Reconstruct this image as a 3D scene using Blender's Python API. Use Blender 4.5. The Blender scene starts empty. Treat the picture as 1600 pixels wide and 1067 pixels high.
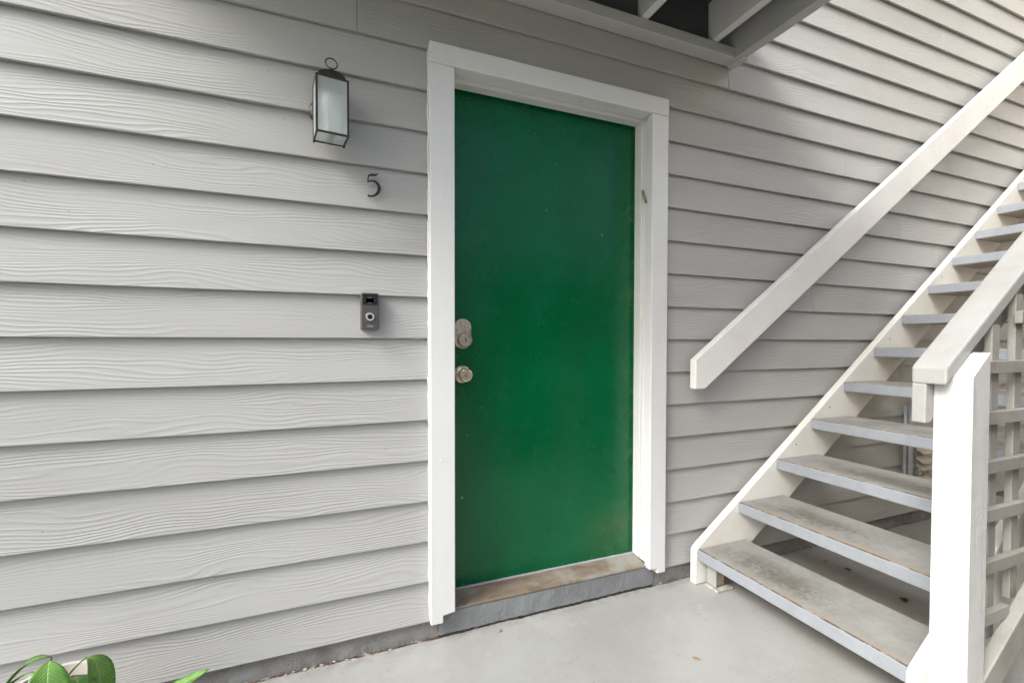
import bpy, bmesh, math, random
from mathutils import Vector, Matrix
random.seed(7)
R = math.radians
U = 0.155            # one siding course, metres
FL = 7.5             # courses from the reference lap down to the floor
def P(x, y, z): return Vector((x*U, y*U, (z+FL)*U))

scn = bpy.context.scene
col = scn.collection
# ------------------------------------------------------------------ camera
cam = bpy.data.cameras.new('camera'); co = bpy.data.objects.new('camera', cam); col.objects.link(co)
r = Vector((.9267145, -.37576388, .00131855)); u = Vector((.00634402, .01915398, .99979642)); f = Vector((.37571263, .92651748, -.02013412))
m = Matrix((r, u, -f)).transposed().to_4x4(); m.translation = P(.50617, -11.22693, -.08009)
co.matrix_world = m
cam.sensor_width = 36; cam.lens = 36*719.46/1600
cam.shift_x = -5.6178/1600; cam.shift_y = 14.838/1600
cam.clip_start = .02; cam.clip_end = 2000
scn.camera = co
# ------------------------------------------------------------------ sky, sun, exposure
SUN = Vector((-.70, -.25, .68)).normalized()      # towards the sun
w = bpy.data.worlds.new('World'); scn.world = w; w.use_nodes = True
wn = w.node_tree; bg = wn.nodes['Background']
sky = wn.nodes.new('ShaderNodeTexSky'); sky.sky_type = 'NISHITA'; sky.sun_disc = False
sky.sun_elevation = math.asin(SUN.z); sky.sun_rotation = math.atan2(SUN.x, SUN.y)
sky.air_density = 0.7; sky.dust_density = 7.0; sky.ozone_density = 0.3
wn.links.new(sky.outputs[0], bg.inputs[0]); bg.inputs[1].default_value = .135
sl = bpy.data.lights.new('sun', 'SUN'); sl.energy = 1.5; sl.angle = R(22); sl.color = (1, .97, .93)
so = bpy.data.objects.new('sun', sl); col.objects.link(so)
so.rotation_euler = (-SUN).to_track_quat('-Z', 'Y').to_euler(); so.location = SUN*12
vs = scn.view_settings; vs.view_transform = 'Standard'; vs.look = 'None'; vs.gamma = 1; vs.exposure = 0.96
vs.use_curve_mapping = False
try:
    vs.use_white_balance = True; vs.white_balance_temperature = 5900; vs.white_balance_tint = 4
except Exception: pass
scn.cycles.use_denoising = True
scn.cycles.max_bounces = 10; scn.cycles.diffuse_bounces = 6

# ------------------------------------------------------------------ node helpers
class NT:
    def __init__(s, name):
        s.m = bpy.data.materials.new(name); s.m.use_nodes = True
        s.t = s.m.node_tree; s.b = s.t.nodes['Principled BSDF']
    def n(s, typ, **kw):
        o = s.t.nodes.new('ShaderNode'+typ)
        for k, v in kw.items():
            if k.startswith('i_'):
                key = k[2:]; key = int(key) if key.isdigit() else key.replace('_', ' ')
                s.set(o.inputs[key], v)
            else: setattr(o, k, v)
        return o
    def set(s, inp, v):
        if isinstance(v, bpy.types.NodeSocket): s.t.links.new(v, inp)
        elif isinstance(v, bpy.types.Node): s.t.links.new(v.outputs[0], inp)
        else: inp.default_value = v
    def math(s, op, a, b=0.0, c=0.0, clamp=False):
        o = s.t.nodes.new('ShaderNodeMath'); o.operation = op; o.use_clamp = clamp
        s.set(o.inputs[0], a); s.set(o.inputs[1], b); s.set(o.inputs[2], c); return o.outputs[0]
    def coords(s, rand=True, which='Object'):
        tc = s.n('TexCoord').outputs[which]
        if not rand: return tc
        oi = s.n('ObjectInfo').outputs['Random']
        off = s.n('CombineXYZ', i_X=s.math('MULTIPLY', oi, 37.), i_Y=s.math('MULTIPLY', oi, 61.), i_Z=s.math('MULTIPLY', oi, 17.))
        return s.n('VectorMath', operation='ADD', i_0=tc, i_1=off).outputs[0]
    def map(s, v, scale=(1, 1, 1), loc=(0, 0, 0)):
        return s.n('Mapping', i_Vector=v, i_Scale=scale, i_Location=loc).outputs[0]
    def noise(s, v, scale=1., detail=2., rough=.5, dist=0.):
        return s.n('TexNoise', i_Vector=v, i_Scale=scale, i_Detail=detail, i_Roughness=rough, i_Distortion=dist).outputs[0]
    def ramp(s, f, lo, hi, a=0., b=1.):
        o = s.n('MapRange', interpolation_type='SMOOTHSTEP', i_Value=f); o.inputs[1].default_value = lo; o.inputs[2].default_value = hi
        s.set(o.inputs[3], a); s.set(o.inputs[4], b); return o.outputs[0]
    def mix(s, f, a, b):
        o = s.n('Mix', data_type='RGBA'); s.set(o.inputs[0], f)
        s.set(o.inputs[6], a if not isinstance(a, tuple) else (*a[:3], 1)); s.set(o.inputs[7], b if not isinstance(b, tuple) else (*b[:3], 1))
        return o.outputs[2]
    def bump(s, h, dist=.001, strength=1., normal=None):
        o = s.n('Bump', i_Height=h, i_Distance=dist, i_Strength=strength)
        if normal is not None: s.set(o.inputs['Normal'], normal)
        return o.outputs[0]
    def out(s, color=None, rough=None, normal=None, **kw):
        if color is not None: s.set(s.b.inputs['Base Color'], color if not isinstance(color, tuple) else (*color[:3], 1))
        if rough is not None: s.set(s.b.inputs['Roughness'], rough)
        if normal is not None: s.set(s.b.inputs['Normal'], normal)
        for k, v in kw.items(): s.set(s.b.inputs[k.replace('_', ' ')], v)
        return s.m

M = {}
def make_siding():
    t = NT('siding_paint'); v = t.coords(True)
    sep = t.n('SeparateXYZ', i_Vector=v)
    n1 = t.noise(t.map(v, (2.3, 1, 11.0)), 1., 1.6, .42)
    tt = t.math('ADD', t.math('MULTIPLY', sep.outputs[2], 78.), t.math('MULTIPLY', n1, 9.5))
    s1 = t.math('SINE', t.math('MULTIPLY', tt, 6.2832))
    g1 = t.ramp(s1, -.25, .95)
    amp = t.ramp(t.noise(t.map(v, (1.7, 1, 13)), 1., 2), .36, .62, .12, 1.)
    fine = t.noise(t.map(v, (9, 1, 260)), 1., 3, .6)
    h = t.math('ADD', t.math('MULTIPLY', g1, amp), t.math('MULTIPLY', fine, .55))
    h = t.math('ADD', h, t.math('MULTIPLY', t.noise(v, 420., 2), .22))
    dirt = t.ramp(t.noise(t.map(v, (.8, 1, 2.4)), 1., 5, .6), .3, .8)
    c = t.mix(dirt, (.41, .404, .388), (.355, .347, .329))
    c = t.mix(t.math('MULTIPLY', t.n('ObjectInfo').outputs['Random'], .16), c, (.30, .295, .28))
    speck = t.ramp(t.noise(v, 90., 1), .795, .815)
    c = t.mix(t.math('MULTIPLY', speck, .6), c, (.12, .10, .08))
    c = t.mix(t.math('MULTIPLY', g1, .05), c, (.30, .29, .27))
    M['siding'] = t.out(c, t.ramp(fine, .3, .7, .42, .58), t.bump(h, .0009, .85))
make_siding()
def paint(name, a, b, rough=.45, scale=3., grain=None, bump=.0006, chips=None, spec=.5):
    t = NT(name); v = t.coords(True)
    d = t.ramp(t.noise(v, scale, 6, .62), .35, .75)
    c = t.mix(d, a, b)
    h = t.noise(v, 160., 4, .6)
    if grain: h = t.math('ADD', t.math('MULTIPLY', t.noise(t.map(v, grain), 1., 3, .6), 1.2), h)
    h = t.math('ADD', h, t.math('MULTIPLY', t.noise(v, 14., 3), 2.))
    if chips:
        k = t.ramp(t.noise(v, 38., 4, .7), chips[0], chips[0]+.025)
        c = t.mix(t.math('MULTIPLY', k, .8), c, chips[1]); h = t.math('SUBTRACT', h, k)
    M[name] = t.out(c, t.ramp(d, 0, 1, rough-.06, rough+.1), t.bump(h, bump, .8), Specular_IOR_Level=spec)
WH = (.67, .667, .657)
paint('white_trim', WH, (.635, .626, .605), .42, 2.5, (30, 30, 2), .0007, (.70, (.48, .45, .40)))
paint('white_post', (.55, .547, .538), (.50, .493, .478), .5, 2.5, (40, 40, 2), .0022, (.765, (.42, .38, .32)))
paint('rail_white', (.72, .70, .665), (.66, .63, .59), .5, 4, (3, 40, 40), .0008, (.74, (.36, .32, .27)))
paint('stringer_cream', (.72, .70, .655), (.63, .60, .545), .5, 3., (4, 40, 40), .0008, (.735, (.34, .28, .22)))
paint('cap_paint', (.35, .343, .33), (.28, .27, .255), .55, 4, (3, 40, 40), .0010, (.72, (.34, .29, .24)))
paint('lattice_shade_paint', (.29, .28, .255), (.21, .195, .17), .6, 6., (25, 25, 25), .0010, (.73, (.22, .18, .14)))  # dirty white, darkened further: shade on the lattice is put into the colour
paint('soffit_grey', (.45, .445, .435), (.38, .375, .36), .55, 3., (6, 6, 60), .0010, (.735, (.5, .48, .44)))
paint('joist_grey', (.66, .65, .64), (.56, .545, .53), .55, 3., (40, 5, 40), .0010, (.74, (.2, .18, .15)))
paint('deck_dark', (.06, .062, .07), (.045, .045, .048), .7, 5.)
paint('foundation', (.25, .243, .23), (.17, .16, .145), .7, 9., None, .006, (.70, (.16, .12, .09)))
paint('sill_grey', (.235, .245, .25), (.175, .178, .18), .5, 5., None, .006, (.68, (.30, .31, .31)))
paint('sheathing', (.2, .2, .2), (.18, .18, .18), .8)
paint('soil', (.05, .035, .022), (.03, .02, .014), .9, 30., None, .004)
paint('grass_soil', (.07, .09, .035), (.10, .09, .055), .95, 1.2, None, .01)
paint('flake', (.50, .49, .47), (.30, .26, .2), .6, 30.)
paint('rust_debris', (.20, .085, .03), (.07, .035, .018), .9, 120.)
paint('dead_leaf', (.40, .27, .15), (.20, .11, .05), .7, 60.)
paint('dark_leaf', (.09, .055, .03), (.04, .025, .015), .8, 60.)
paint('pot_white', (.52, .47, .43), (.43, .38, .34), .4, 6.)
paint('bronze', (.018, .017, .017), (.045, .032, .022), .38, 30., None, .0006)
paint('number_black', (.012, .012, .013), (.02, .018, .017), .35, 30.)
paint('conduit_grey', (.42, .44, .46), (.34, .35, .36), .4, 6.)
paint('vent_cream', (.60, .55, .45), (.45, .40, .31), .45, 9.)
paint('bulb_white', (.85, .84, .80), (.8, .78, .74), .3)
paint('old_wood', (.30, .24, .17), (.20, .15, .10), .7, 12., (60, 60, 4), .002)
paint('case_stone', (.24, .22, .18), (.12, .105, .085), .6, 90., None, .0008)

def make_slab():
    t = NT('concrete_paint'); v = t.coords(False)
    a = t.ramp(t.noise(v, 1.3, 6, .6), .3, .72)
    c = t.mix(a, (.41, .406, .394), (.29, .283, .27))
    st = t.ramp(t.noise(t.map(v, (1, 1, 1), (3, 9, 1)), 2.6, 7, .68), .56, .76)
    c = t.mix(t.math('MULTIPLY', st, .5), c, (.29, .245, .19))
    sc = t.math('MULTIPLY', t.ramp(t.noise(t.map(v, (3.5, 26, 1), (1, 4, 0)), 1., 5, .65, .6), .60, .70), t.ramp(t.noise(v, 1.7, 3), .45, .6))
    c = t.mix(t.math('MULTIPLY', sc, .35), c, (.24, .225, .205))
    lt = t.ramp(t.noise(t.map(v, (1, 1, 1), (7, 1, 3)), 6., 7, .75), .58, .70)
    c = t.mix(t.math('MULTIPLY', lt, .35), c, (.50, .495, .48))
    sp = t.ramp(t.noise(v, 75., 2), .68, .71)
    c = t.mix(t.math('MULTIPLY', sp, .6), c, (.15, .12, .09))
    gr = t.noise(v, 330., 3, .7)
    c = t.mix(t.ramp(gr, .3, .7, 0., .42), c, (.22, .215, .20))
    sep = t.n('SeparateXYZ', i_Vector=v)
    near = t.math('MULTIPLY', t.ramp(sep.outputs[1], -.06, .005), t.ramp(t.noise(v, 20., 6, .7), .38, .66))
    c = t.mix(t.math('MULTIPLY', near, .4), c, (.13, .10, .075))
    h = t.math('ADD', gr, t.math('MULTIPLY', t.noise(v, 9., 4), 1.5))
    M['concrete'] = t.out(c, t.ramp(a, 0, 1, .42, .6), t.bump(h, .0012, .8))
make_slab()
def make_door():
    t = NT('door_green'); v = t.coords(False); sep = t.n('SeparateXYZ', i_Vector=v)
    x, z = sep.outputs[0], sep.outputs[2]      # metres in the door's own frame: x from its left edge, z from its bottom
    n = t.noise(v, 3., 6, .62); n2 = t.noise(v, 11., 6, .7)
    c = t.mix(t.ramp(n, .35, .7), (.0010, .086, .0255), (.0024, .104, .034))
    # chalky rubbed edges towards the hinge side and the foot
    e = t.math('ADD', t.ramp(x, .80, .90), t.math('MULTIPLY', t.ramp(z, .16, .02), t.ramp(x, .35, .85)), clamp=True)
    k = t.math('MULTIPLY', e, t.ramp(n2, .38, .72))
    c = t.mix(t.math('MULTIPLY', k, .22), c, (.13, .185, .085))
    lowr = t.math('MULTIPLY', t.ramp(z, .35, .02), t.ramp(x, .55, .88))
    c = t.mix(t.math('MULTIPLY', t.math('MULTIPLY', lowr, t.ramp(n, .42, .62)), .28), c, (.20, .13, .06))
    bl = t.math('MULTIPLY', t.ramp(t.noise(v, 4.2, 3), .56, .68), t.ramp(t.noise(v, 75., 3, .7), .54, .62))
    c = t.mix(t.math('MULTIPLY', bl, .65), c, (.004, .028, .013))
    ch = t.ramp(t.noise(v, 34., 2), .745, .755)
    c = t.mix(t.math('MULTIPLY', ch, .7), c, (.25, .32, .25))
    br = t.math('MULTIPLY', t.ramp(t.noise(t.map(v, (1, 1, 1), (4, 2, 7)), 5., 5, .7), .64, .72), .5)
    c = t.mix(br, c, (.045, .055, .016))
    h = t.math('ADD', t.math('MULTIPLY', t.noise(v, 120., 3), .5), t.math('ADD', t.math('MULTIPLY', n2, .6), t.math('MULTIPLY', t.noise(v, 1.6, 2), 5.)))
    M['door'] = t.out(c, t.ramp(n2, .3, .75, .18, .32), t.bump(h, .0012, .6), Specular_IOR_Level=.40)
make_door()
def make_tread():
    t = NT('tread_paint'); v = t.coords(True); vo = t.coords(False)
    g = t.n('NewGeometry').outputs['Normal']; nz = t.n('SeparateXYZ', i_Vector=g)
    sep = t.n('SeparateXYZ', i_Vector=vo)        # x from the nosing, y from the tread's middle
    n = t.noise(v, 7., 7, .7); n2 = t.noise(v, 40., 5, .7); n3 = t.noise(v, 2.4, 3)
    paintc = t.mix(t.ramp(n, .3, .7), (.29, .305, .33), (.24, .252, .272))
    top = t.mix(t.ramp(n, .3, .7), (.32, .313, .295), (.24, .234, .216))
    walk = t.math('MULTIPLY', t.ramp(sep.outputs[0], .0, .10), t.ramp(sep.outputs[0], .26, .12))
    mid = t.math('MULTIPLY', t.ramp(t.math('ABSOLUTE', t.math('ADD', sep.outputs[1], t.math('MULTIPLY_ADD', t.n('ObjectInfo').outputs['Random'], .36, -.18))), .44, .10), t.math('ADD', walk, .12))
    dm = t.math('MULTIPLY', mid, t.ramp(t.math('ADD', t.math('MULTIPLY', n3, .8), t.math('MULTIPLY', n2, .6)), .52, .82), clamp=True)
    top = t.mix(t.math('MULTIPLY', dm, .78), top, (.10, .085, .062))
    nose = t.math('MULTIPLY', t.ramp(sep.outputs[0], .075, .01), t.ramp(n, .40, .62))
    top = t.mix(t.math('MULTIPLY', nose, .55), top, (.34, .25, .17))
    edge = t.math('MULTIPLY', t.ramp(sep.outputs[0], .014, .006), t.ramp(t.noise(v, 16., 5, .7), .40, .52))
    top = t.mix(t.math('MULTIPLY', edge, .85), top, (.06, .04, .028))
    wsp = t.math('MULTIPLY', t.ramp(n3, .56, .66), t.ramp(t.noise(v, 130., 4, .7), .60, .68))
    top = t.mix(t.math('MULTIPLY', wsp, .5), top, (.55, .54, .5))
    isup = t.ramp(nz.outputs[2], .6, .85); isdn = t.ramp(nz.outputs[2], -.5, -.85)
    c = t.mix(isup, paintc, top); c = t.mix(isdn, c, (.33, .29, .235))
    h = t.math('ADD', n2, t.math('MULTIPLY', t.noise(t.map(v, (60, 3, 60)), 1., 3), .7))
    M['tread'] = t.out(c, t.ramp(n, .2, .8, .5, .72), t.bump(h, .0012, .8))
make_tread()
def make_threshold():
    t = NT('threshold_wood'); v = t.coords(False)
    n = t.noise(t.map(v, (9, 30, 30)), 1., 6, .65); n2 = t.noise(v, 5., 5, .6)
    c = t.mix(t.ramp(n, .3, .7), (.13, .095, .066), (.225, .18, .135))
    c = t.mix(t.ramp(n2, .46, .62), c, (.27, .255, .225))
    M['threshold'] = t.out(c, .55, t.bump(n, .0015, .8))
make_threshold()
def metal(name, c, rough, dirt):
    t = NT(name); v = t.coords(False); n = t.noise(v, 60., 5, .65)
    M[name] = t.out(t.mix(t.ramp(n, .45, .7), c, dirt), t.ramp(n, .3, .7, rough, rough+.2), t.bump(n, .0004, .6), Metallic=.9)
metal('nickel', (.70, .615, .50), .26, (.38, .27, .16))
metal('bell_bronze', (.155, .138, .132), .38, (.12, .108, .104))
def simple(name, c, rough, **kw):
    t = NT(name); v = t.coords(False); n = t.noise(v, 200., 3)
    M[name] = t.out(t.mix(t.math('MULTIPLY', n, .2), c, tuple(x*.7 for x in c)), rough, **kw)
simple('gloss_black', (.012, .012, .014), .12)
simple('lens_grey', (.10, .10, .11), .2)
simple('ring_pale', (.50, .48, .48), .35)
simple('logo_pale', (.45, .43, .42), .4)
simple('key_slot', (.05, .04, .03), .6)
simple('gap_black', (.01, .01, .01), .9)
def make_glass():
    t = NT('frosted_glass'); v = t.coords(False); n = t.noise(v, 35., 4, .6)
    M['frosted'] = t.out(t.mix(t.ramp(n, .3, .7), (.90, .94, .93), (.83, .88, .87)), .42, None, Transmission_Weight=.75, IOR=1.15)
    t = NT('clear_cover'); v = t.coords(False); n = t.noise(v, 35., 2)
    M['clear'] = t.out((.9, .9, .88), t.ramp(n, .3, .7, .05, .15), None, Transmission_Weight=1., IOR=1.3)
make_glass()
def make_leaf():
    t = NT('leaf_green'); uv = t.n('TexCoord').outputs['UV']; sep = t.n('SeparateXYZ', i_Vector=uv)
    a = t.math('ABSOLUTE', t.math('SUBTRACT', sep.outputs[0], .5))
    rib = t.ramp(a, .035, .008)
    veins = t.math('SINE', t.math('MULTIPLY', t.math('SUBTRACT', sep.outputs[1], t.math('MULTIPLY', a, .55)), 95.))
    n = t.noise(t.coords(True), 18., 4, .6)
    c = t.mix(t.ramp(n, .3, .7), (.05, .13, .015), (.12, .25, .03))
    c = t.mix(t.ramp(a, .42, .0, 0., .45), c, (.20, .36, .08)); c = t.mix(t.math('MULTIPLY', rib, .5), c, (.36, .50, .20))
    c = t.mix(t.ramp(sep.outputs[1], .975, 1.), c, (.35, .22, .06))
    h = t.math('ADD', t.math('MULTIPLY', veins, .5), t.math('MULTIPLY', rib, -2.))
    M['leaf'] = t.out(c, .32, t.bump(h, .0008, .6), Transmission_Weight=0., Subsurface_Weight=.0)
make_leaf()

# ------------------------------------------------------------------ mesh helpers
def tag(o, label, cat, group=None):
    o['label'] = label; o['category'] = cat
    if group: o['group'] = group
    return o
def empty(name, loc, label, cat, group=None):
    o = bpy.data.objects.new(name, None); col.objects.link(o); o.location = loc; o.empty_display_size = .05
    return tag(o, label, cat, group)
def root_loc(p):
    v = Vector((0, 0, 0))
    while p is not None: v += p.location; p = p.parent
    return v
def obj(name, verts, faces, mat, parent=None, bevel=0, smooth=False, origin=None, seg=2):
    """verts in world metres; the object's origin is put at `origin` (default: its parent's)."""
    base = root_loc(parent)
    org = Vector(origin) if origin is not None else base
    me = bpy.data.meshes.new(name)
    me.from_pydata([tuple(Vector(v)-org) for v in verts], [], faces); me.update()
    bm = bmesh.new(); bm.from_mesh(me); bmesh.ops.recalc_face_normals(bm, faces=bm.faces); bm.to_mesh(me); bm.free()
    if smooth:
        for p in me.polygons: p.use_smooth = True
    me.materials.append(M[mat])
    o = bpy.data.objects.new(name, me); col.objects.link(o); o.parent = parent; o.location = org-base
    if bevel:
        b = o.modifiers.new('bevel', 'BEVEL'); b.width = bevel; b.segments = seg; b.limit_method = 'ANGLE'; b.angle_limit = R(35)
    return o
def box_vf(x0, x1, y0, y1, z0, z1):
    v = [P(x, y, z) for x in (x0, x1) for y in (y0, y1) for z in (z0, z1)]
    return v, [(0, 1, 3, 2), (4, 6, 7, 5), (0, 4, 5, 1), (2, 3, 7, 6), (0, 2, 6, 4), (1, 5, 7, 3)]
def box(name, x0, x1, y0, y1, z0, z1, mat, parent=None, bevel=.003, **kw):
    v, fc = box_vf(x0, x1, y0, y1, z0, z1); return obj(name, v, fc, mat, parent, bevel, **kw)
def prism(name, poly, a0, a1, mat, parent=None, bevel=.003, axis='y', **kw):
    """polygon in the plane across `axis`, extruded from a0 to a1 (course units)."""
    n = len(poly)
    def pt(p, a): return P(p[0], a, p[1]) if axis == 'y' else (P(a, p[0], p[1]) if axis == 'x' else P(p[0], p[1], a))
    v = [pt(p, a0) for p in poly]+[pt(p, a1) for p in poly]
    fc = [tuple(range(n)), tuple(range(2*n-1, n-1, -1))]+[(i, (i+1) % n, n+(i+1) % n, n+i) for i in range(n)]
    return obj(name, v, fc, mat, parent, bevel, **kw)
def lathe_vf(prof, center, axis, n=28):
    """prof: (radius, along) in metres round `axis` through center (world)."""
    ax = Vector(axis).normalized(); a = ax.orthogonal().normalized(); b = ax.cross(a)
    v, fc = [], []
    for (rr, t) in prof:
        for k in range(n):
            th = 2*math.pi*k/n; v.append(Vector(center)+ax*t+(a*math.cos(th)+b*math.sin(th))*rr)
    for i in range(len(prof)-1):
        for k in range(n):
            k2 = (k+1) % n; fc.append((i*n+k, i*n+k2, (i+1)*n+k2, (i+1)*n+k))
    fc.append(tuple(range(n))); fc.append(tuple((len(prof)-1)*n+k for k in range(n)))
    return v, fc
def lathe(name, prof, center, axis, mat, parent, n=28, smooth=True, **kw):
    v, fc = lathe_vf(prof, center, axis, n)
    o = obj(name, v, fc, mat, parent, 0, smooth, **kw)
    if smooth:
        e = o.modifiers.new('edge', 'EDGE_SPLIT'); e.split_angle = R(38)
    return o
def tube_vf(pts, rad, n=10, closed=False):
    v, fc = [], []; m_ = len(pts)
    for i, p in enumerate(pts):
        p = Vector(p); a = Vector(pts[(i-1) % m_] if (closed or i > 0) else pts[i]); b = Vector(pts[(i+1) % m_] if (closed or i < m_-1) else pts[i])
        d = (b-a).normalized(); s = Vector((0, 1, 0)) if abs(d.y) < .9 else Vector((1, 0, 0)); s = d.cross(s).normalized(); q = d.cross(s)
        rr = rad[i] if isinstance(rad, (list, tuple)) else rad
        for k in range(n):
            th = 2*math.pi*k/n; v.append(p+(s*math.cos(th)+q*math.sin(th))*rr)
    for i in range(m_ if closed else m_-1):
        for k in range(n):
            k2 = (k+1) % n; j = (i+1) % m_; fc.append((i*n+k, i*n+k2, j*n+k2, j*n+k))
    if not closed: fc += [tuple(range(n)), tuple((m_-1)*n+k for k in range(n))]
    return v, fc
def structure(o): o['kind'] = 'structure'; return o

# ------------------------------------------------------------------ ground and slab
g = obj('ground', [(-400, -400, -.16), (400, -400, -.16), (400, 400, -.16), (-400, 400, -.16)], [(0, 1, 2, 3)], 'grass_soil'); structure(g)
def slab():
    xs = []; x = -30.
    while x < 62: xs.append(x); x += (.06 if -2 < x < 13 else .16 if x < 28 else .8)
    top, low = [], []
    e = 0
    for x in xs:
        e = .8*e+random.uniform(-.014, .014)
        top.append(P(x, .05+e, -FL))
    n = len(xs); D = -30
    v = top+[P(x, D, -FL) for x in xs]+[Vector((p.x, p.y-.006, -.12)) for p in top]
    fc = []
    for i in range(n-1):
        fc.append((i, i+1, n+i+1, n+i)); fc.append((i, i+1, 2*n+i+1, 2*n+i))
    o = obj('porch_floor', v, fc, 'concrete'); structure(o)
slab()

# ------------------------------------------------------------------ house wall with its boards
wall = empty('house_wall', P(0, .4, -FL), 'light grey lap siding wall of embossed boards around the green door', 'wall')
CX0, CX1, CZ1 = 2.775, 9.885, 7.09           # door casing, outer edges
OX0, OX1 = 3.2, 9.5                          # the hole in the wall
TH, TILT = .092, .124
def board(x0, x1, k):
    n = max(1, int((x1-x0)/1.2)); bz = random.uniform(-.004, .004)
    v = []; ph = random.uniform(0, 6)
    for i in range(n+1):
        x = x0+(x1-x0)*i/n; j = .0025*math.sin(x*.5+ph)+bz; d = .003*math.sin(x*.4+ph*2)
        v += [P(x, d+.004, k+j), P(x, TILT+.006+d, k+1.1), P(x, TILT+TH+.006+d, k+1.1), P(x, TH+d, k+j)]
    fc = [(0, 1, 2, 3), (4*n+3, 4*n+2, 4*n+1, 4*n)]
    for i in range(n):
        a = 4*i; b = a+4
        fc += [(a, b, b+1, a+1), (a+1, b+1, b+2, a+2), (a+2, b+2, b+3, a+3), (a+3, b+3, b, a)]
    return obj('siding_board', v, fc, 'siding', wall, .0016)
JO = {1: [16.49], 4: [21.49], 6: [17.99], 7: [1.15, 24.84], 8: [12.42], 9: [28.6], 10: [26.6], 11: [14.2], 2: [25.3], -1: [21.4], -3: [27.5], -5: [19.0], 12: [24.2]}
WX0, WX1, KTOP = -16., 44., 26
for k in range(-7, KTOP):
    js = JO.get(k) or [random.uniform(18, 29)]
    js = list(js)+[js[-1]+23.6]+([-5.6-random.uniform(0, 8)] if js[0] > 0 else [])
    cuts = sorted([WX0, WX1]+[j for j in js if WX0+1 < j < WX1-1])
    for a, b in zip(cuts, cuts[1:]):
        a += .004; b -= .004
        if k <= 6 and a < OX0 < b or k <= 6 and a < OX1 < b:
            if a < CX0: board(a, min(b, OX0-.15), k)
            if b > CX1: board(max(a, OX1+.15), b, k)
        elif k <= 6 and a >= OX0 and b <= OX1: pass
        else: board(a, b, k)
box('sheathing', WX0, OX0-.1, .17, .6, -7.4, KTOP, 'sheathing', wall, 0)
box('sheathing', OX1+.1, WX1, .17, .6, -7.4, KTOP, 'sheathing', wall, 0)
box('sheathing', OX0-.1, OX1+.1, .17, .6, 6.9, KTOP, 'sheathing', wall, 0)
def foundation(x0, x1):
    n = int((x1-x0)/.12); rows = 5; v = []
    for i in range(n+1):
        x = x0+(x1-x0)*i/n
        for j in range(rows):
            t = j/(rows-1); z = -6.85-(1.0*t)
            v.append(P(x, .135+random.uniform(-.012, .012)*(1+2*t)-.03*(t > .4)*random.random(), z))
    fc = [(i*rows+j, (i+1)*rows+j, (i+1)*rows+j+1, i*rows+j+1) for i in range(n) for j in range(rows-1)]
    b = len(v); v += [P(x0, .16, -6.85), P(x1, .16, -6.85), P(x0, .16, -7.9), P(x1, .16, -7.9)]; fc.append((b, b+1, b+3, b+2))
    return obj('foundation_strip', v, fc, 'foundation', wall, 0, True)
foundation(WX0, 3.02); foundation(9.61, WX1)

# ------------------------------------------------------------------ front door
door = empty('front_door', P(6.3, .4, -FL), 'green painted front door with worn edges in a white frame', 'door')
CY = -.16; YD = .72
dx0, dx1, dz0, dz1 = 3.52, 9.36, -6.68, 6.60
o = box('door_leaf', dx0, dx1, YD, YD+.28, dz0, dz1, 'door', door, .003, origin=P(3.52, YD, -6.68)); o['label'] = 'green slab of the door with scuffs and chalky edges'
# casings: side boards notched over the sill, head board between them
o = prism('side_casing', [(CX0, -7.02), (CX0+.31, -7.02), (CX0+.31, -6.84), (3.385, -6.80), (3.385, 6.585), (CX0, 6.585)], CY, .09, 'white_trim', door)
o = prism('side_casing', [(CX1, -7.02), (CX1-.30, -7.02), (CX1-.30, -6.88), (9.305, -6.86), (9.305, 6.585), (CX1, 6.585)], CY, .09, 'white_trim', door)
o = box('head_casing', CX0-.004, CX1+.004, CY-.012, .09, 6.59, CZ1, 'white_trim', door)
box('jamb', 3.20, 3.42, .092, .95, -6.72, 6.72, 'white_trim', door, .002)
box('jamb', 9.335, 9.55, .092, .95, -6.74, 6.72, 'white_trim', door, .002)
box('head_jamb', 3.42, 9.335, .092, .95, 6.615, 6.83, 'white_trim', door, .002)
box('door_stop', 9.255, 9.334, .30, .62, -6.64, 6.61, 'white_trim', door, .002)
box('door_stop', 3.421, 3.50, .30, .62, -6.64, 6.61, 'white_trim', door, .002)
box('door_stop', 3.42, 9.255, .30, .62, 6.50, 6.612, 'white_trim', door, .002)
for s in ((3.5, 3.519), (9.361, 9.40)): pass
# threshold: sloped worn board with a thin metal lip, and the grey sill block under it
prism('threshold', [(.02, -6.80), (.02, -6.86), (.95, -6.86), (.95, -6.70), (.62, -6.70), (.5, -6.725)], 3.40, 9.33, 'threshold', door, .002, axis='x')
box('weather_strip', 3.44, 9.32, .64, .70, -6.7, -6.66, 'conduit_grey', door, .001)
def sill():
    n = 60; v = []; fc = []
    prof = [(.06, -7.44), (.035, -6.875), (.6, -6.865), (.6, -7.44)]
    for i in range(n+1):
        x = 3.03+(9.60-3.03)*i/n; j = random.uniform(-.012, .012)
        for q, (y, z) in enumerate(prof): v.append(P(x, y+(random.uniform(-.004, .004) if q < 2 else 0), z+(j if q in (0, 3) else 0)))
    for i in range(n):
        for q in range(4): fc.append((4*i+q, 4*i+4+q, 4*i+4+(q+1) % 4, 4*i+(q+1) % 4))
    fc += [(0, 1, 2, 3), (4*n+3, 4*n+2, 4*n+1, 4*n)]
    obj('sill_block', v, fc, 'sill_grey', door, 0)
sill()
# nail heads on the casing
for (x, z) in ((2.95, 6.72), (3.2, 6.9), (9.72, 6.8), (9.74, 6.62), (3.1, 3.5), (9.6, 2.1), (3.05, -3.0), (9.6, -4.4), (6.2, 6.82)):
    lathe('nail_head', [(.0045, 0), (.0042, .0012), (.002, .0018)], P(x, CY-(.012 if z > 6.59 else 0), z), (0, -1, 0), 'white_trim', door, 12)
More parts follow.
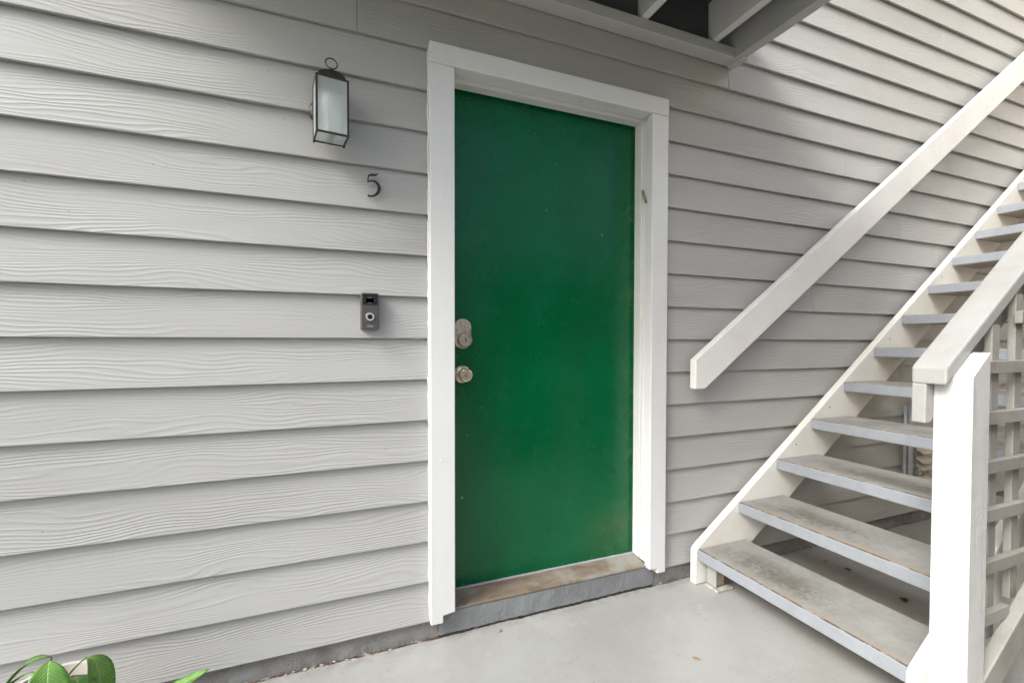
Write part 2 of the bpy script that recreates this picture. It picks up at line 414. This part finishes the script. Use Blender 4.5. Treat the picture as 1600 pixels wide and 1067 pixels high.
# caulk where the casing meets the siding
for (x, sg) in ((CX0-.012, -1), (CX1+.010, 1)):
    pts = [P(x+random.uniform(-.012, .012), -.02+random.uniform(-.02, .02), -6.95+13.9*k/110) for k in range(111)]
    v, fc = tube_vf(pts, [random.uniform(.0022, .0042) for _ in pts], 6); obj('caulk_bead', v, fc, 'white_trim', door, 0, True)
# deadbolt
def capsule(cx, cz, w_, h_, n=14, flat=None):
    pts = []; rr = w_/2; hh = h_/2-rr
    for k in range(n+1): a = math.pi*k/n; pts.append((cx+rr*math.cos(a), cz+hh+rr*math.sin(a)))
    for k in range(n+1): a = math.pi+math.pi*k/n; pts.append((cx+rr*math.cos(a), cz-hh+rr*math.sin(a)))
    return pts
db = prism('deadbolt', capsule(3.815, .13, .46, .80), YD-.055, YD+.01, 'nickel', door, .002)
lathe('lock_cylinder', [(.031, 0), (.031, .016), (.027, .022), (.022, .022), (.021, .020), (.015, .020), (.0148, .023), (.0, .023)], P(3.85, YD-.055, -.03), (0, -1, 0), 'nickel', db)
box('keyhole', 3.838, 3.862, YD-.213, YD-.2, -.09, .03, 'key_slot', db, 0)
lathe('screw_head', [(.006, 0), (.006, .002), (.003, .003)], P(3.82, YD-.055, .36), (0, -1, 0), 'nickel', db, 12)
kn = lathe('door_knob', [(.036, 0), (.036, .005), (.030, .010), (.016, .014), (.0145, .030), (.022, .036), (.0275, .044), (.0290, .054), (.0265, .064), (.0205, .068), (.0195, .066), (.011, .066), (.0108, .069), (0, .069)], P(3.80, YD, -.95), (0, -1, 0), 'nickel', door)
box('keyhole', 3.793, 3.807, YD-.453, YD-.443, -1.0, -.9, 'key_slot', kn, 0)

# mezuzah-like case, slanted on the right jamb
cs = []
ang = R(24)
def case():
    c = P(9.335, .20, 4.27); d = Vector((0, -math.sin(ang), -math.cos(ang))); n_ = Vector((-1, 0, 0))
    v, fc = lathe_vf([(.0035, -.036), (.0062, -.033), (.0066, -.02), (.006, 0), (.0066, .02), (.0062, .033), (.0035, .036)], c+n_*.0062, d, 10)
    o = obj('doorpost_case', v, fc, 'case_stone', None, 0, True, origin=c)
    tag(o, 'small grey-brown slanted case fixed on the right white door jamb', 'case')
case()

# ------------------------------------------------------------------ balcony over the door
bal = empty('balcony_deck', P(5, 0, 8.7), 'dark grey balcony underside with joists above the green door', 'balcony')
BX0, BX1, BY = -4.0, 12.22, -5.
prism('ledger_strip', [(.06, 8.70), (-.395, 8.70), (-.395, 9.03), (.06, 9.03)], BX0, 12.215, 'soffit_grey', bal, .004, axis='x')
for i in range(7):
    xj = 11.32-2.605*i
    if xj < BX0: continue
    v = [(-.03, 9.36), (-.06, 9.22), (-.14, 9.11), (-.30, 9.045), (BY+.25, 9.045), (BY+.25, 10.25), (-.03, 10.25)]
    prism('joist', v, xj, xj+.245, 'joist_grey', bal, .004, axis='x')
for i in range(7):
    xj = 11.32-2.605*i
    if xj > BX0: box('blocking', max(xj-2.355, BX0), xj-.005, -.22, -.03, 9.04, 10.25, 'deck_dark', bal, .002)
prism('end_joist', [(.05, 8.70), (BY, 8.70), (BY, 10.25), (.05, 10.25)], 12.22, 12.56, 'soffit_grey', bal, .004, axis='x')
prism('end_joist', [(.05, 9.04), (BY, 9.04), (BY, 10.25), (.05, 10.25)], BX0-.30, BX0-.005, 'soffit_grey', bal, .004, axis='x')
prism('end_trim', [(.03, 8.66), (-.55, 8.66), (-.55, 8.72), (.03, 8.72)], 12.34, 12.60, 'soffit_grey', bal, .001, axis='x')
box('rim_board', BX0-.3, 12.56, BY-.26, BY-.005, 8.9, 10.25, 'soffit_grey', bal)
y = -.02
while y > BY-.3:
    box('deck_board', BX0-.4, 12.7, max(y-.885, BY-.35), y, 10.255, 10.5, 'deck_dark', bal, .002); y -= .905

# ------------------------------------------------------------------ added out of view: cream wall for warm bounce light, plank fence for shade
paint('bounce_paint', (.76, .68, .58), (.70, .61, .51), .8, 3., (3, 3, 60), .003)
wing = empty('bounce_wing', P(37, -12, -FL), 'unseen cream wall added past the stairs to bounce warm light', 'wall')
box('bounce_wall', 34.6, 38.5, -30, -.02, -7.45, 30., 'bounce_paint', wing, .01)
box('bounce_wall_base', 34.45, 34.59, -30, -.03, -7.45, -6.3, 'foundation', wing, .01)
paint('shade_fence_wood', (.20, .155, .115), (.14, .105, .075), .8, 4., (50, 50, 3), .002)
fence = empty('shade_fence', P(20, -12.7, -FL), 'unseen brown plank fence added to shade the stair railing side', 'fence')
fp0 = None
for i in range(27):
    x = 8.5+.95*i
    if fp0 is None: fp0 = box('shade_fence_plank', x, x+.92, -12.8, -12.65, -7.45, 4.6, 'shade_fence_wood', fence, .003)
    else:
        c = fp0.copy(); col.objects.link(c); c.parent = fence; c.location = fp0.location+Vector((.95*i*U, random.uniform(-.004, .004), random.uniform(-.01, .01)))
for z in (-5.5, 2.): box('shade_fence_rail', 8.5, 34.1, -12.64, -12.4, z, z+.55, 'shade_fence_wood', fence, .003)

# ------------------------------------------------------------------ staircase
RUN, RISE, TX, TZ = 1.6653, 1.2216, 10.887, -6.388
SLP = RISE/RUN; NT_ = 14
stair = empty('staircase', P(11, -3.2, -FL), 'open staircase with grey worn treads and cream stringers beside the door', 'staircase')
XE = TX+RUN*NT_
def stringer(y0, y1):
    top = lambda x: -5.13+SLP*(x-12.59)
    bot = lambda x: -6.53+SLP*(x-13.2)
    xb = 13.2+(-6.9+6.53)/SLP
    poly = [(10.84, -7.49), (11.36, -7.49), (11.36, -6.9), (xb, -6.9), (XE, bot(XE)), (XE, top(XE)), (10.95, top(10.95)), (10.84, top(10.84)-.04)]
    return prism('stringer', poly, y0, y1, 'stringer_cream', stair, .004)
stringer(-.16, -.40); stringer(-5.905, -6.14)
def tread_mesh():
    n = 26; prof = [(0, 0), (1.95, 0), (1.95, -.335), (0, -.335)]; v = []; fc = []
    for i in range(n+1):
        y = -.405-(5.495)*i/n
        for q, (x, z) in enumerate(prof): v.append(P(x+(random.uniform(-.004, .004) if q in (0, 3) else 0), y, z-FL)-P(0, -3.15, -FL))
    for i in range(n):
        for q in range(4): fc.append((4*i+q, 4*i+4+q, 4*i+4+(q+1) % 4, 4*i+(q+1) % 4))
    fc += [(0, 1, 2, 3), (4*n+3, 4*n+2, 4*n+1, 4*n)]
    return v, fc
tv, tf = tread_mesh(); t0 = None
for i in range(NT_):
    pos = P(TX+RUN*i, -3.15, TZ+RISE*i)
    if t0 is None:
        t0 = obj('tread', [v+pos for v in tv], tf, 'tread', stair, .004, origin=pos)
    else:
        c = t0.copy(); col.objects.link(c); c.parent = stair; c.location = pos-root_loc(stair)
# foot bracket under the first tread
fb = box('foot_block', 11.20, 11.52, -.56, -.86, -7.38, -6.72, 'old_wood', stair, .004)
fp = obj('foot_plate', *box_vf(11.08, 11.72, -.50, -1.02, -7.495, -7.43), 'flake', stair, .004)
box('foot_strap', 11.14, 11.195, -.55, -.9, -7.4, -6.75, 'cap_paint', stair, .002)
for (i, z_) in ((2, .5), (3, .45), (5, .42), (7, .5)):
    lathe('nail_head', [(.004, 0), (.004, .001), (.002, .002)], P(TX+RUN*i+.95, -.40, TZ+RISE*i+z_-.1), (0, -1, 0), 'key_slot', stair, 10)

# ------------------------------------------------------------------ wall handrail
HY0, HY1 = -.55, -.30
hr = empty('wall_handrail', P(12, -.4, -1.5), 'white board handrail climbing diagonally across the grey siding', 'handrail')
hs = .7165; ht = lambda x: -.615+hs*(x-10.63)
HE = 32.5
prism('rail_board', [(10.63, -1.49), (10.63+(-1.49-(ht(10.63)-1.15))/hs, -1.49), (HE, ht(HE)-1.15), (HE, ht(HE)), (10.63, ht(10.63))], HY0, HY1, 'rail_white', hr, .005)
for x in (13., 18.5, 24., 29.5):
    zc = ht(x)-.6
    prism('spacer_block', [(x-.35, zc-.5), (x+.35, zc-.05), (x+.35, zc+.45), (x-.35, zc)], HY1-.001, .07, 'rail_white', hr, .003)

# ------------------------------------------------------------------ outer railing: post, cap, board, lattice
rl = empty('stair_railing', P(11.4, -6.4, -FL), 'white stair railing with square post, sloped cap and lattice', 'railing')
px0, px1, py0, py1 = 11.10, 11.655, -6.72, -6.145
ct = lambda x: -.535+SLP*(x-10.865)          # top of the cap
cb = lambda x: ct(x)-.325
def post():
    ps = .80; zt = -.71; v = []
    yn = -6.465
    for x in (px0, px1):
        d = (x-px0)*ps
        v += [P(x, py0, -7.5), P(x, py0, zt+d), P(x, yn, zt+d), P(x, yn, cb(x)-.004), P(x, py1, cb(x)-.004), P(x, py1, -7.5)]
    n = 6; fc = [tuple(range(n)), tuple(range(2*n-1, n-1, -1))]+[(i, (i+1) % n, n+(i+1) % n, n+i) for i in range(n)]
    obj('post', v, fc, 'white_post', rl, .005)
post()
RE = 33.8
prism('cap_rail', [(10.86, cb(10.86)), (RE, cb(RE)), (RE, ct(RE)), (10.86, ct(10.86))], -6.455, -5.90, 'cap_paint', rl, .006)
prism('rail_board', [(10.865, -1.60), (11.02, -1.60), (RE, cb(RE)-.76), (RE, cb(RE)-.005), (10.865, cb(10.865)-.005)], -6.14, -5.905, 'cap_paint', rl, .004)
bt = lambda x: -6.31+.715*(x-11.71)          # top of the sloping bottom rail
prism('bottom_rail', [(11.66, bt(11.66)), (11.66, bt(11.66)-.68), (RE, bt(RE)-.68), (RE, bt(RE))], -6.72, -6.5, 'lattice_shade_paint', rl, .004)
zc = [-.555, -1.525, -2.465, -3.39, -4.40, -5.39, .42, 1.37, 2.32, 3.27, 4.22, 5.17]
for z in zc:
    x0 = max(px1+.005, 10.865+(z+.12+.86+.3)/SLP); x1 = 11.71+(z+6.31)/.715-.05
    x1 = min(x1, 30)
    if x1-x0 > .3: box('lattice_slat', x0, x1, -6.56, -6.435, z-.122, z+.122, 'lattice_shade_paint', rl, .002)
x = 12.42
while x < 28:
    box('lattice_slat', x, x+.27, -6.43, -6.305, bt(x)-.1, cb(x)-.02, 'lattice_shade_paint', rl, .002); x += .86

# ------------------------------------------------------------------ lantern
lz = (5.46+4.32)/2
LP = P(.575, -.42, 4.30)
lan = empty('wall_lantern', LP, 'dark bronze wall lantern with frosted glass panes on grey siding', 'lantern')
lan_rot = Matrix.Rotation(R(7), 4, 'Z')
W2, D2, HH = .31*U, .285*U, 1.155*U
def lobj(name, verts, faces, mat, bevel=0, smooth=False, parent=None):
    me_v = [lan_rot @ Vector(v) + LP for v in verts]
    return obj(name, me_v, faces, mat, parent or lan, bevel, smooth)
def lbox(name, c, s, mat, bevel=.0006, parent=None):
    v = [Vector((c[0]+i*s[0]/2, c[1]+j*s[1]/2, c[2]+k*s[2]/2)) for i in (-1, 1) for j in (-1, 1) for k in (-1, 1)]
    return lobj(name, v, [(0, 1, 3, 2), (4, 6, 7, 5), (0, 4, 5, 1), (2, 3, 7, 6), (0, 2, 6, 4), (1, 5, 7, 3)], mat, bevel, parent=parent)
B = .0066
for sx in (-1, 1):
    for sy in (-1, 1): lbox('corner_bar', (sx*W2, sy*D2, HH/2), (B, B, HH), 'bronze')
for z in (0, HH):
    for sy in (-1, 1): lbox('cross_bar', (0, sy*D2, z), (2*W2+B, B*.9, B*.9), 'bronze')
    for sx in (-1, 1): lbox('side_bar', (sx*W2, 0, z), (B*.9, 2*D2+B, B*.9), 'bronze')
for sx in (-1, 1):
    for sy in (-1, 1): lbox('foot_knob', (sx*W2, sy*D2, -.004), (.007, .007, .006), 'bronze', .0015)
lbox('glass_pane', (0, -D2, HH/2), (2*W2-B, .0025, HH-B), 'frosted', 0)
for sx in (-1, 1): lbox('glass_pane', (sx*W2, 0, HH/2), (.0025, 2*D2-B, HH-B), 'frosted', 0)
lbox('glass_pane', (0, 0, .001), (2*W2-B, 2*D2-B, .0022), 'frosted', 0)
lbox('back_reflector', (0, D2+.0005, HH*.6), (2*W2-B, .0022, HH*.7), 'bulb_white')  # white reflective plate behind the panes, put in to brighten the glass
def barrel():
    n = 16; v = []; fc = []
    for k in range(n+1):
        a = math.pi*k/n; X = -W2*.93*math.cos(a); Z = HH+.002+.62*W2*math.sin(a)
        for yy in (-D2*.9, D2*.9): v.append(Vector((X, yy*(1-.15*math.sin(a)), Z)))
    for k in range(n): fc.append((2*k, 2*k+1, 2*k+3, 2*k+2))
    fc += [tuple(2*k for k in range(n+1)), tuple(2*k+1 for k in range(n+1))]
    lobj('roof_cap', v, fc, 'bronze', 0)
barrel()
rc = HH+.030
v, fc = lathe_vf([(.006, 0), (.007, .005), (.003, .012)], (0, -D2*.5, rc-.002), (0, 0, 1), 12); lobj('finial', v, fc, 'bronze', 0, True)
ring = [Vector((.0185*math.cos(a), -D2*.5+.004*math.sin(a), rc+.027+.0185*math.sin(a))) for a in [2*math.pi*k/28 for k in range(28)]]
v, fc = tube_vf(ring, .0021, 8, True); lobj('hanging_ring', v, fc, 'bronze', 0, True)
v, fc = lathe_vf([(.050, 0), (.050, .006), (.042, .014), (.02, .016)], (-.010, D2+.036, HH*.62), (0, -1, 0), 28); lobj('wall_plate', v, fc, 'bronze', 0, True)
lbox('mount_arm', (0, D2+.014, HH*.62), (.02, .03, .02), 'bronze')
v, fc = lathe_vf([(.009, 0), (.009, .055), (.006, .06)], (-.008, 0, .012), (0, 0, 1), 16); lobj('candle_sleeve', v, fc, 'bulb_white', 0, True)
v, fc = lathe_vf([(.008, .058), (.017, .08), (.022, .10), (.018, .122), (.008, .14), (.001, .15)], (-.008, 0, .012), (0, 0, 1), 20); lobj('bulb', v, fc, 'bulb_white', 0, True)
lbox('socket_base', (0, 0, .006), (2*W2*.25, 2*D2*.9, .004), 'bronze')

# ------------------------------------------------------------------ house number 5
def number():
    def q(px, py): return Vector(((1.34+(px-573)/21*.30)*U, 0, ((3.82-(py-270)/40*.56)+FL)*U))
    def z2(px, py): return (440+px/3.557, 60+py/3.557)
    strokes = [
        ([(536, 748), (528, 757), (516, 761), (504, 761), (492, 764), (483, 768)], [1.0, 3.2, 4.2, 4.4, 3.8, 3.0]),
        ([(483, 765), (481, 778), (479, 792), (478, 806)], [2.6, 2.6, 2.6, 2.4]),
        ([(478, 806), (489, 799), (502, 796), (516, 798), (529, 806), (538, 819), (541, 835), (538, 853), (530, 868), (518, 879), (504, 885), (490, 887), (477, 884)],
         [2.2, 2.6, 3.2, 4.2, 5.6, 7.0, 7.6, 7.2, 6.2, 5.0, 4.0, 3.4, 3.6])]
    v, fc = [], []
    yf, yb = P(0, -.075, 0).y, P(0, -.03, 0).y
    s = .30*U/21/3.557
    for pts, wd in strokes:
        ps = [q(*z2(*p)) for p in pts]; b = len(v); n = len(ps)
        for i, p in enumerate(ps):
            d = (ps[min(i+1, n-1)]-ps[max(i-1, 0)]).normalized(); nrm = Vector((-d.z, 0, d.x))*wd[i]*s*1.25
            for yy in (yf, yb):
                for sg in (1, -1): a = p+nrm*sg; v.append(Vector((a.x, yy, a.z)))
        for i in range(n-1):
            a = b+4*i; c = a+4
            fc += [(a, c, c+1, a+1), (a+2, a+3, c+3, c+2), (a, a+2, c+2, c), (a+1, c+1, c+3, a+3)]
        fc += [(b, b+1, b+3, b+2), (b+4*n-4, b+4*n-2, b+4*n-1, b+4*n-3)]
    # two mounting studs back to the board
    o = obj('house_number', v, fc, 'number_black', None, .0004, origin=P(1.48, -.03, 3.26))
    tag(o, 'black metal house number 5 fixed to the grey siding', 'number')
    for (px, py) in ((481, 785), (535, 850)):
        c = q(*z2(px, py)); c.y = yb
        lathe('stud', [(.002, -.003), (.002, .008)], c, (0, 1, 0), 'number_black', o, 8)
number()

# ------------------------------------------------------------------ doorbell
def text_mesh(name, body, size, mat, parent, center, depth=.0004):
    cu = bpy.data.curves.new(name, 'FONT'); cu.body = body; cu.size = size; cu.extrude = depth; cu.align_x = 'CENTER'; cu.align_y = 'CENTER'
    tmp = bpy.data.objects.new(name+'_tmp', cu); col.objects.link(tmp)
    me = bpy.data.meshes.new_from_object(tmp.evaluated_get(bpy.context.evaluated_depsgraph_get()))
    bpy.data.objects.remove(tmp)
    me.name = name
    rot = Matrix.Rotation(R(90), 4, 'X')
    base = root_loc(parent)
    for v in me.vertices: v.co = rot @ v.co + Vector(center) - base
    me.materials.clear(); me.materials.append(M[mat])
    o = bpy.data.objects.new(name, me); col.objects.link(o); o.parent = parent; return o
bell = empty('doorbell', P(1.385, 0, .19), 'bronze video doorbell with round button on grey siding', 'doorbell')
bx0, bx1, bz0, bz1, byf = 1.185, 1.585, .195, 1.03, -.165
box('body', bx0, bx1, byf, .05, bz0, bz1, 'bell_bronze', bell, .004, seg=3)
cp = box('camera_panel', bx0+.035, bx1-.035, byf-.012, byf+.02, bz0+.565, bz1-.012, 'gloss_black', bell, .002)
prism('camera_window', capsule(1.385, .86, .20, .15, 8), byf-.018, byf-.01, 'lens_grey', cp, .0006)
bt_ = lathe('button', [(.0165, 0), (.0165, .002), (.0150, .003), (.0105, .003), (.010, .0018), (0, .0018)], P(1.385, byf, .485), (0, -1, 0), 'bell_bronze', bell, 32)
lathe('light_ring', [(.0135, .0028), (.0135, .0040), (.0095, .0040), (.0095, .0028)], P(1.385, byf, .485), (0, -1, 0), 'ring_pale', bt_, 32)
lathe('button_centre', [(.0088, .0015), (.0088, .0036), (.0, .0040)], P(1.385, byf, .485), (0, -1, 0), 'gloss_black', bt_, 24)
text_mesh('lettering', 'ring', .0125, 'logo_pale', bell, P(1.385, byf-.006, .275))

# ------------------------------------------------------------------ conduits and vent under the stairs
def pipe(x, rad, label):
    c = P(x, -.05, -6.0)
    v, fc = tube_vf([P(x, -.06, -6.2), P(x, -.06, -5.2), P(x, -.06, -4.0), P(x, -.06, -2.6)], rad, 14)
    o = obj('conduit_pipe', v, fc, 'conduit_grey', None, 0, True, origin=c)
    tag(o, label, 'pipe', 'conduits under the stairs')
    for z in (-5.05, -3.4): lathe('pipe_clip', [(rad*1.25, -.008), (rad*1.25, .008)], P(x, -.06, z), (0, 0, 1), 'conduit_grey', o, 14)
pipe(21.88, .009, 'thin grey conduit on the siding seen under the stairs, left of the thick one')
pipe(22.24, .017, 'thick grey conduit on the siding under the stairs, beside the cream louvre vent')
vt = empty('wall_vent', P(22.85, 0, -5.6), 'cream louvred wall vent on siding seen under the stairs', 'vent')
box('vent_body', 22.50, 23.15, -.16, .06, -5.62, -4.05, 'lattice_shade_paint', vt, .004)
for z in (-4.35, -4.72, -5.0, -5.5):
    prism('louvre', [(-.15, z+.02), (-.42, z-.17), (-.42, z-.22), (-.15, z-.06)], 22.46, 23.2, 'vent_cream', vt, .003, axis='x')
box('clear_cover', 22.53, 23.12, -.30, -.165, -5.40, -5.08, 'clear', vt, .006)

# ------------------------------------------------------------------ potted plant
pc = P(-3.72, -1.55, -FL)
plant = empty('potted_plant', pc, 'green leafy plant in a pale pot by the siding', 'plant')
zr = (-5.69+FL)*U
pv = lathe('pot', [(.062, 0), (.075, .12), (.086, zr-.035), (.094, zr-.03), (.096, zr), (.086, zr), (.082, zr-.03), (.0, zr-.032)], pc, (0, 0, 1), 'pot_white', plant, 40)
lathe('soil', [(.081, zr-.029), (.05, zr-.02), (0, zr-.018)], pc, (0, 0, 1), 'soil', plant, 30)
def leaf(base, mid, tip, width, roll=0., fold=.16):
    """base/mid/tip: world points of a bent midrib."""
    base, mid, tip = Vector(base), Vector(mid), Vector(tip); nl, nw = 12, 4
    v, fc, uv = [], [], []
    for i in range(nl+1):
        t = i/nl
        p = base*(1-t)**2+mid*2*t*(1-t)+tip*t*t
        d = ((mid-base)*2*(1-t)+(tip-mid)*2*t).normalized()
        side = d.cross(Vector((0, 0, 1)))
        side = side.normalized() if side.length > .05 else Vector((1, 0, 0))
        side = Matrix.Rotation(roll, 3, d) @ side; nor = side.cross(d)
        wd = width*(t**1.05*(1-t)**.85/.262)+.0004
        for k in range(-nw, nw+1):
            s = k/nw; wob = .10*math.sin(t*11+s*3)*abs(s)
            v.append(p+side*wd*s+nor*wd*(fold*abs(s)**1.3+wob*.5)); uv.append((.5+.5*s, t))
    c = 2*nw+1
    for i in range(nl):
        for k in range(2*nw): fc.append((i*c+k, i*c+k+1, (i+1)*c+k+1, (i+1)*c+k))
    o = obj('leaf', v, fc, 'leaf', plant, 0, True)
    ul = o.data.uv_layers.new(name='UVMap')
    for lp in o.data.loops: ul.data[lp.index].uv = uv[lp.vertex_index]
    so_ = o.modifiers.new('thick', 'SOLIDIFY'); so_.thickness = .0006
    return o
def stem(a, b, bend=(0, 0, .03)):
    a, b = Vector(a), Vector(b); mdl = (a+b)/2+Vector(bend)
    pts = [a*(1-t)**2+mdl*2*t*(1-t)+b*t*t for t in [k/7 for k in range(8)]]
    v, fc = tube_vf(pts, [.0028-.0012*k/7 for k in range(8)], 7)
    obj('stem', v, fc, 'leaf_stem', plant, 0, True)
paint('leaf_stem', (.10, .20, .04), (.07, .13, .03), .5, 30.)
sc0 = P(-3.72, -1.55, -5.9)
LV = [  # base (stem end), mid, tip, half width
    (P(-3.62, -1.75, -5.10), P(-3.95, -1.8, -4.93), P(-4.3, -1.9, -5.75), .030, .2),
    (P(-3.54, -2.0, -5.02), P(-3.50, -2.2, -5.12), P(-3.36, -2.5, -6.3), .040, 0),
    (P(-3.18, -1.75, -5.22), P(-2.92, -1.85, -5.12), P(-2.90, -2.05, -6.3), .030, -.25),
    (P(-3.3, -1.9, -5.42), P(-3.1, -2.1, -5.35), P(-3.05, -2.3, -5.95), .030, 0),
    (P(-3.95, -1.5, -5.42), P(-4.15, -1.5, -5.4), P(-4.5, -1.6, -5.85), .022, .3),
    (P(-2.55, -1.8, -6.35), P(-2.05, -1.75, -6.05), P(-1.50, -1.7, -5.90), .019, .2),
    (P(-3.62, -1.9, -5.32), P(-3.75, -2.1, -5.3), P(-3.95, -2.3, -6.0), .026, .2),
    (P(-3.7, -2.2, -5.55), P(-3.8, -2.5, -5.5), P(-4.0, -2.7, -6.0), .03, .1),
    (P(-3.1, -2.3, -5.75), P(-2.9, -2.6, -5.6), P(-2.8, -2.8, -6.2), .03, -.1),
    (P(-4.2, -1.9, -5.8), P(-4.6, -1.9, -5.7), P(-5.0, -2.0, -6.2), .03, .1),
    (P(-2.8, -2.0, -6.1), P(-2.5, -2.2, -5.95), P(-2.2, -2.3, -6.5), .028, .1),
]
for a, b_, c_, wd, rl_ in LV:
    leaf(a, b_, c_, wd, rl_); stem(sc0+Vector((random.uniform(-.02, .02), random.uniform(-.02, .02), 0)), a, (0, 0, .02))

# ------------------------------------------------------------------ litter on the floor and along the wall's foot
def floor_leaf(x, y, ln, wd, rot, mat, label, curl=.3):
    c = P(x, y, -FL)+Vector((0, 0, .001)); v, fc = [], []; n = 8
    for i in range(n+1):
        t = i/n; w_ = wd*math.sin(math.pi*t)**.7+.0003
        for s in (-1, 0, 1):
            p = Vector(((t-.5)*ln, s*w_, .0015+curl*(abs(s)*w_*.7+((t-.5)**2)*ln*.6)+random.uniform(0, .0006)))
            v.append(c+Matrix.Rotation(rot, 3, 'Z') @ p)
    for i in range(n):
        for k in range(2): a = 3*i+k; fc.append((a, a+1, a+4, a+3))
    o = obj('fallen_leaf', v, fc, mat, None, 0, True, origin=c)
    so_ = o.modifiers.new('thick', 'SOLIDIFY'); so_.thickness = .0008
    tag(o, label, 'leaf', 'dry leaves on the porch floor')
floor_leaf(4.52, -.27, .020, .007, .5, 'dead_leaf', 'small tan leaf on the floor just below the grey sill')
floor_leaf(8.42, -2.97, .028, .006, -.9, 'dead_leaf', 'tan seed-like leaf on the open floor between door and stairs')
floor_leaf(15.7, -3.33, .045, .016, .8, 'dark_leaf', 'curled dark dry leaf on the floor under the lower treads', .9)
floor_leaf(16.0, -.89, .05, .010, .1, 'rust_leaf' if 'rust_leaf' in M else 'dead_leaf', 'flat brown leaf under the stairs, the nearest one to the wall', .1)
floor_leaf(16.15, -1.52, .035, .012, 1.2, 'dark_leaf', 'small dark leaf under the stairs just in front of the flat brown leaf', .3)
def debris():
    v, fc = [], []
    for i in range(700):
        x = random.choice([random.uniform(-1.5, 3.0), random.uniform(-1.5, 3.0), random.uniform(3.0, 9.6), random.uniform(9.6, 24)])
        c = P(x, .06+random.gauss(.02, .028), -FL+random.uniform(-.01, .012)); s = random.uniform(.0008, .0042)
        b = len(v)
        for k in range(4): v.append(c+Vector((random.uniform(-2, 2)*s, random.uniform(-1, 1)*s, random.uniform(-.6, 1)*s)))
        fc += [(b, b+1, b+2), (b, b+2, b+3), (b, b+3, b+1), (b+1, b+3, b+2)]
    o = obj('crack_debris', v, fc, 'rust_debris'); o['kind'] = 'stuff'
    o['label'] = 'rusty brown crumbs along the crack between floor and wall'; o['category'] = 'debris'
debris()
def flakes():
    v, fc = [], []
    for i in range(60):
        x = random.choice([random.uniform(-1.5, 3.0), random.uniform(-1.5, 3.0), random.uniform(9.7, 11.5), random.uniform(12, 22)])
        c = P(x, random.uniform(.02, .09), -FL+random.uniform(.0, .06)); s = random.uniform(.002, .010)
        b = len(v); n = 5
        for k in range(n):
            a = 2*math.pi*k/n; v.append(c+Vector((math.cos(a)*s*random.uniform(.6, 1.5), -.002*random.random(), math.sin(a)*s*random.uniform(.3, .7))))
        v.append(c+Vector((0, .002, 0)))
        fc.append(tuple(range(b, b+n))); fc += [(b+k, b+(k+1) % n, b+n) for k in range(n)]
    o = obj('paint_flakes', v, fc, 'flake'); o['kind'] = 'stuff'
    o['label'] = 'peeling grey paint flakes along the foot of the wall'; o['category'] = 'flakes'
flakes()
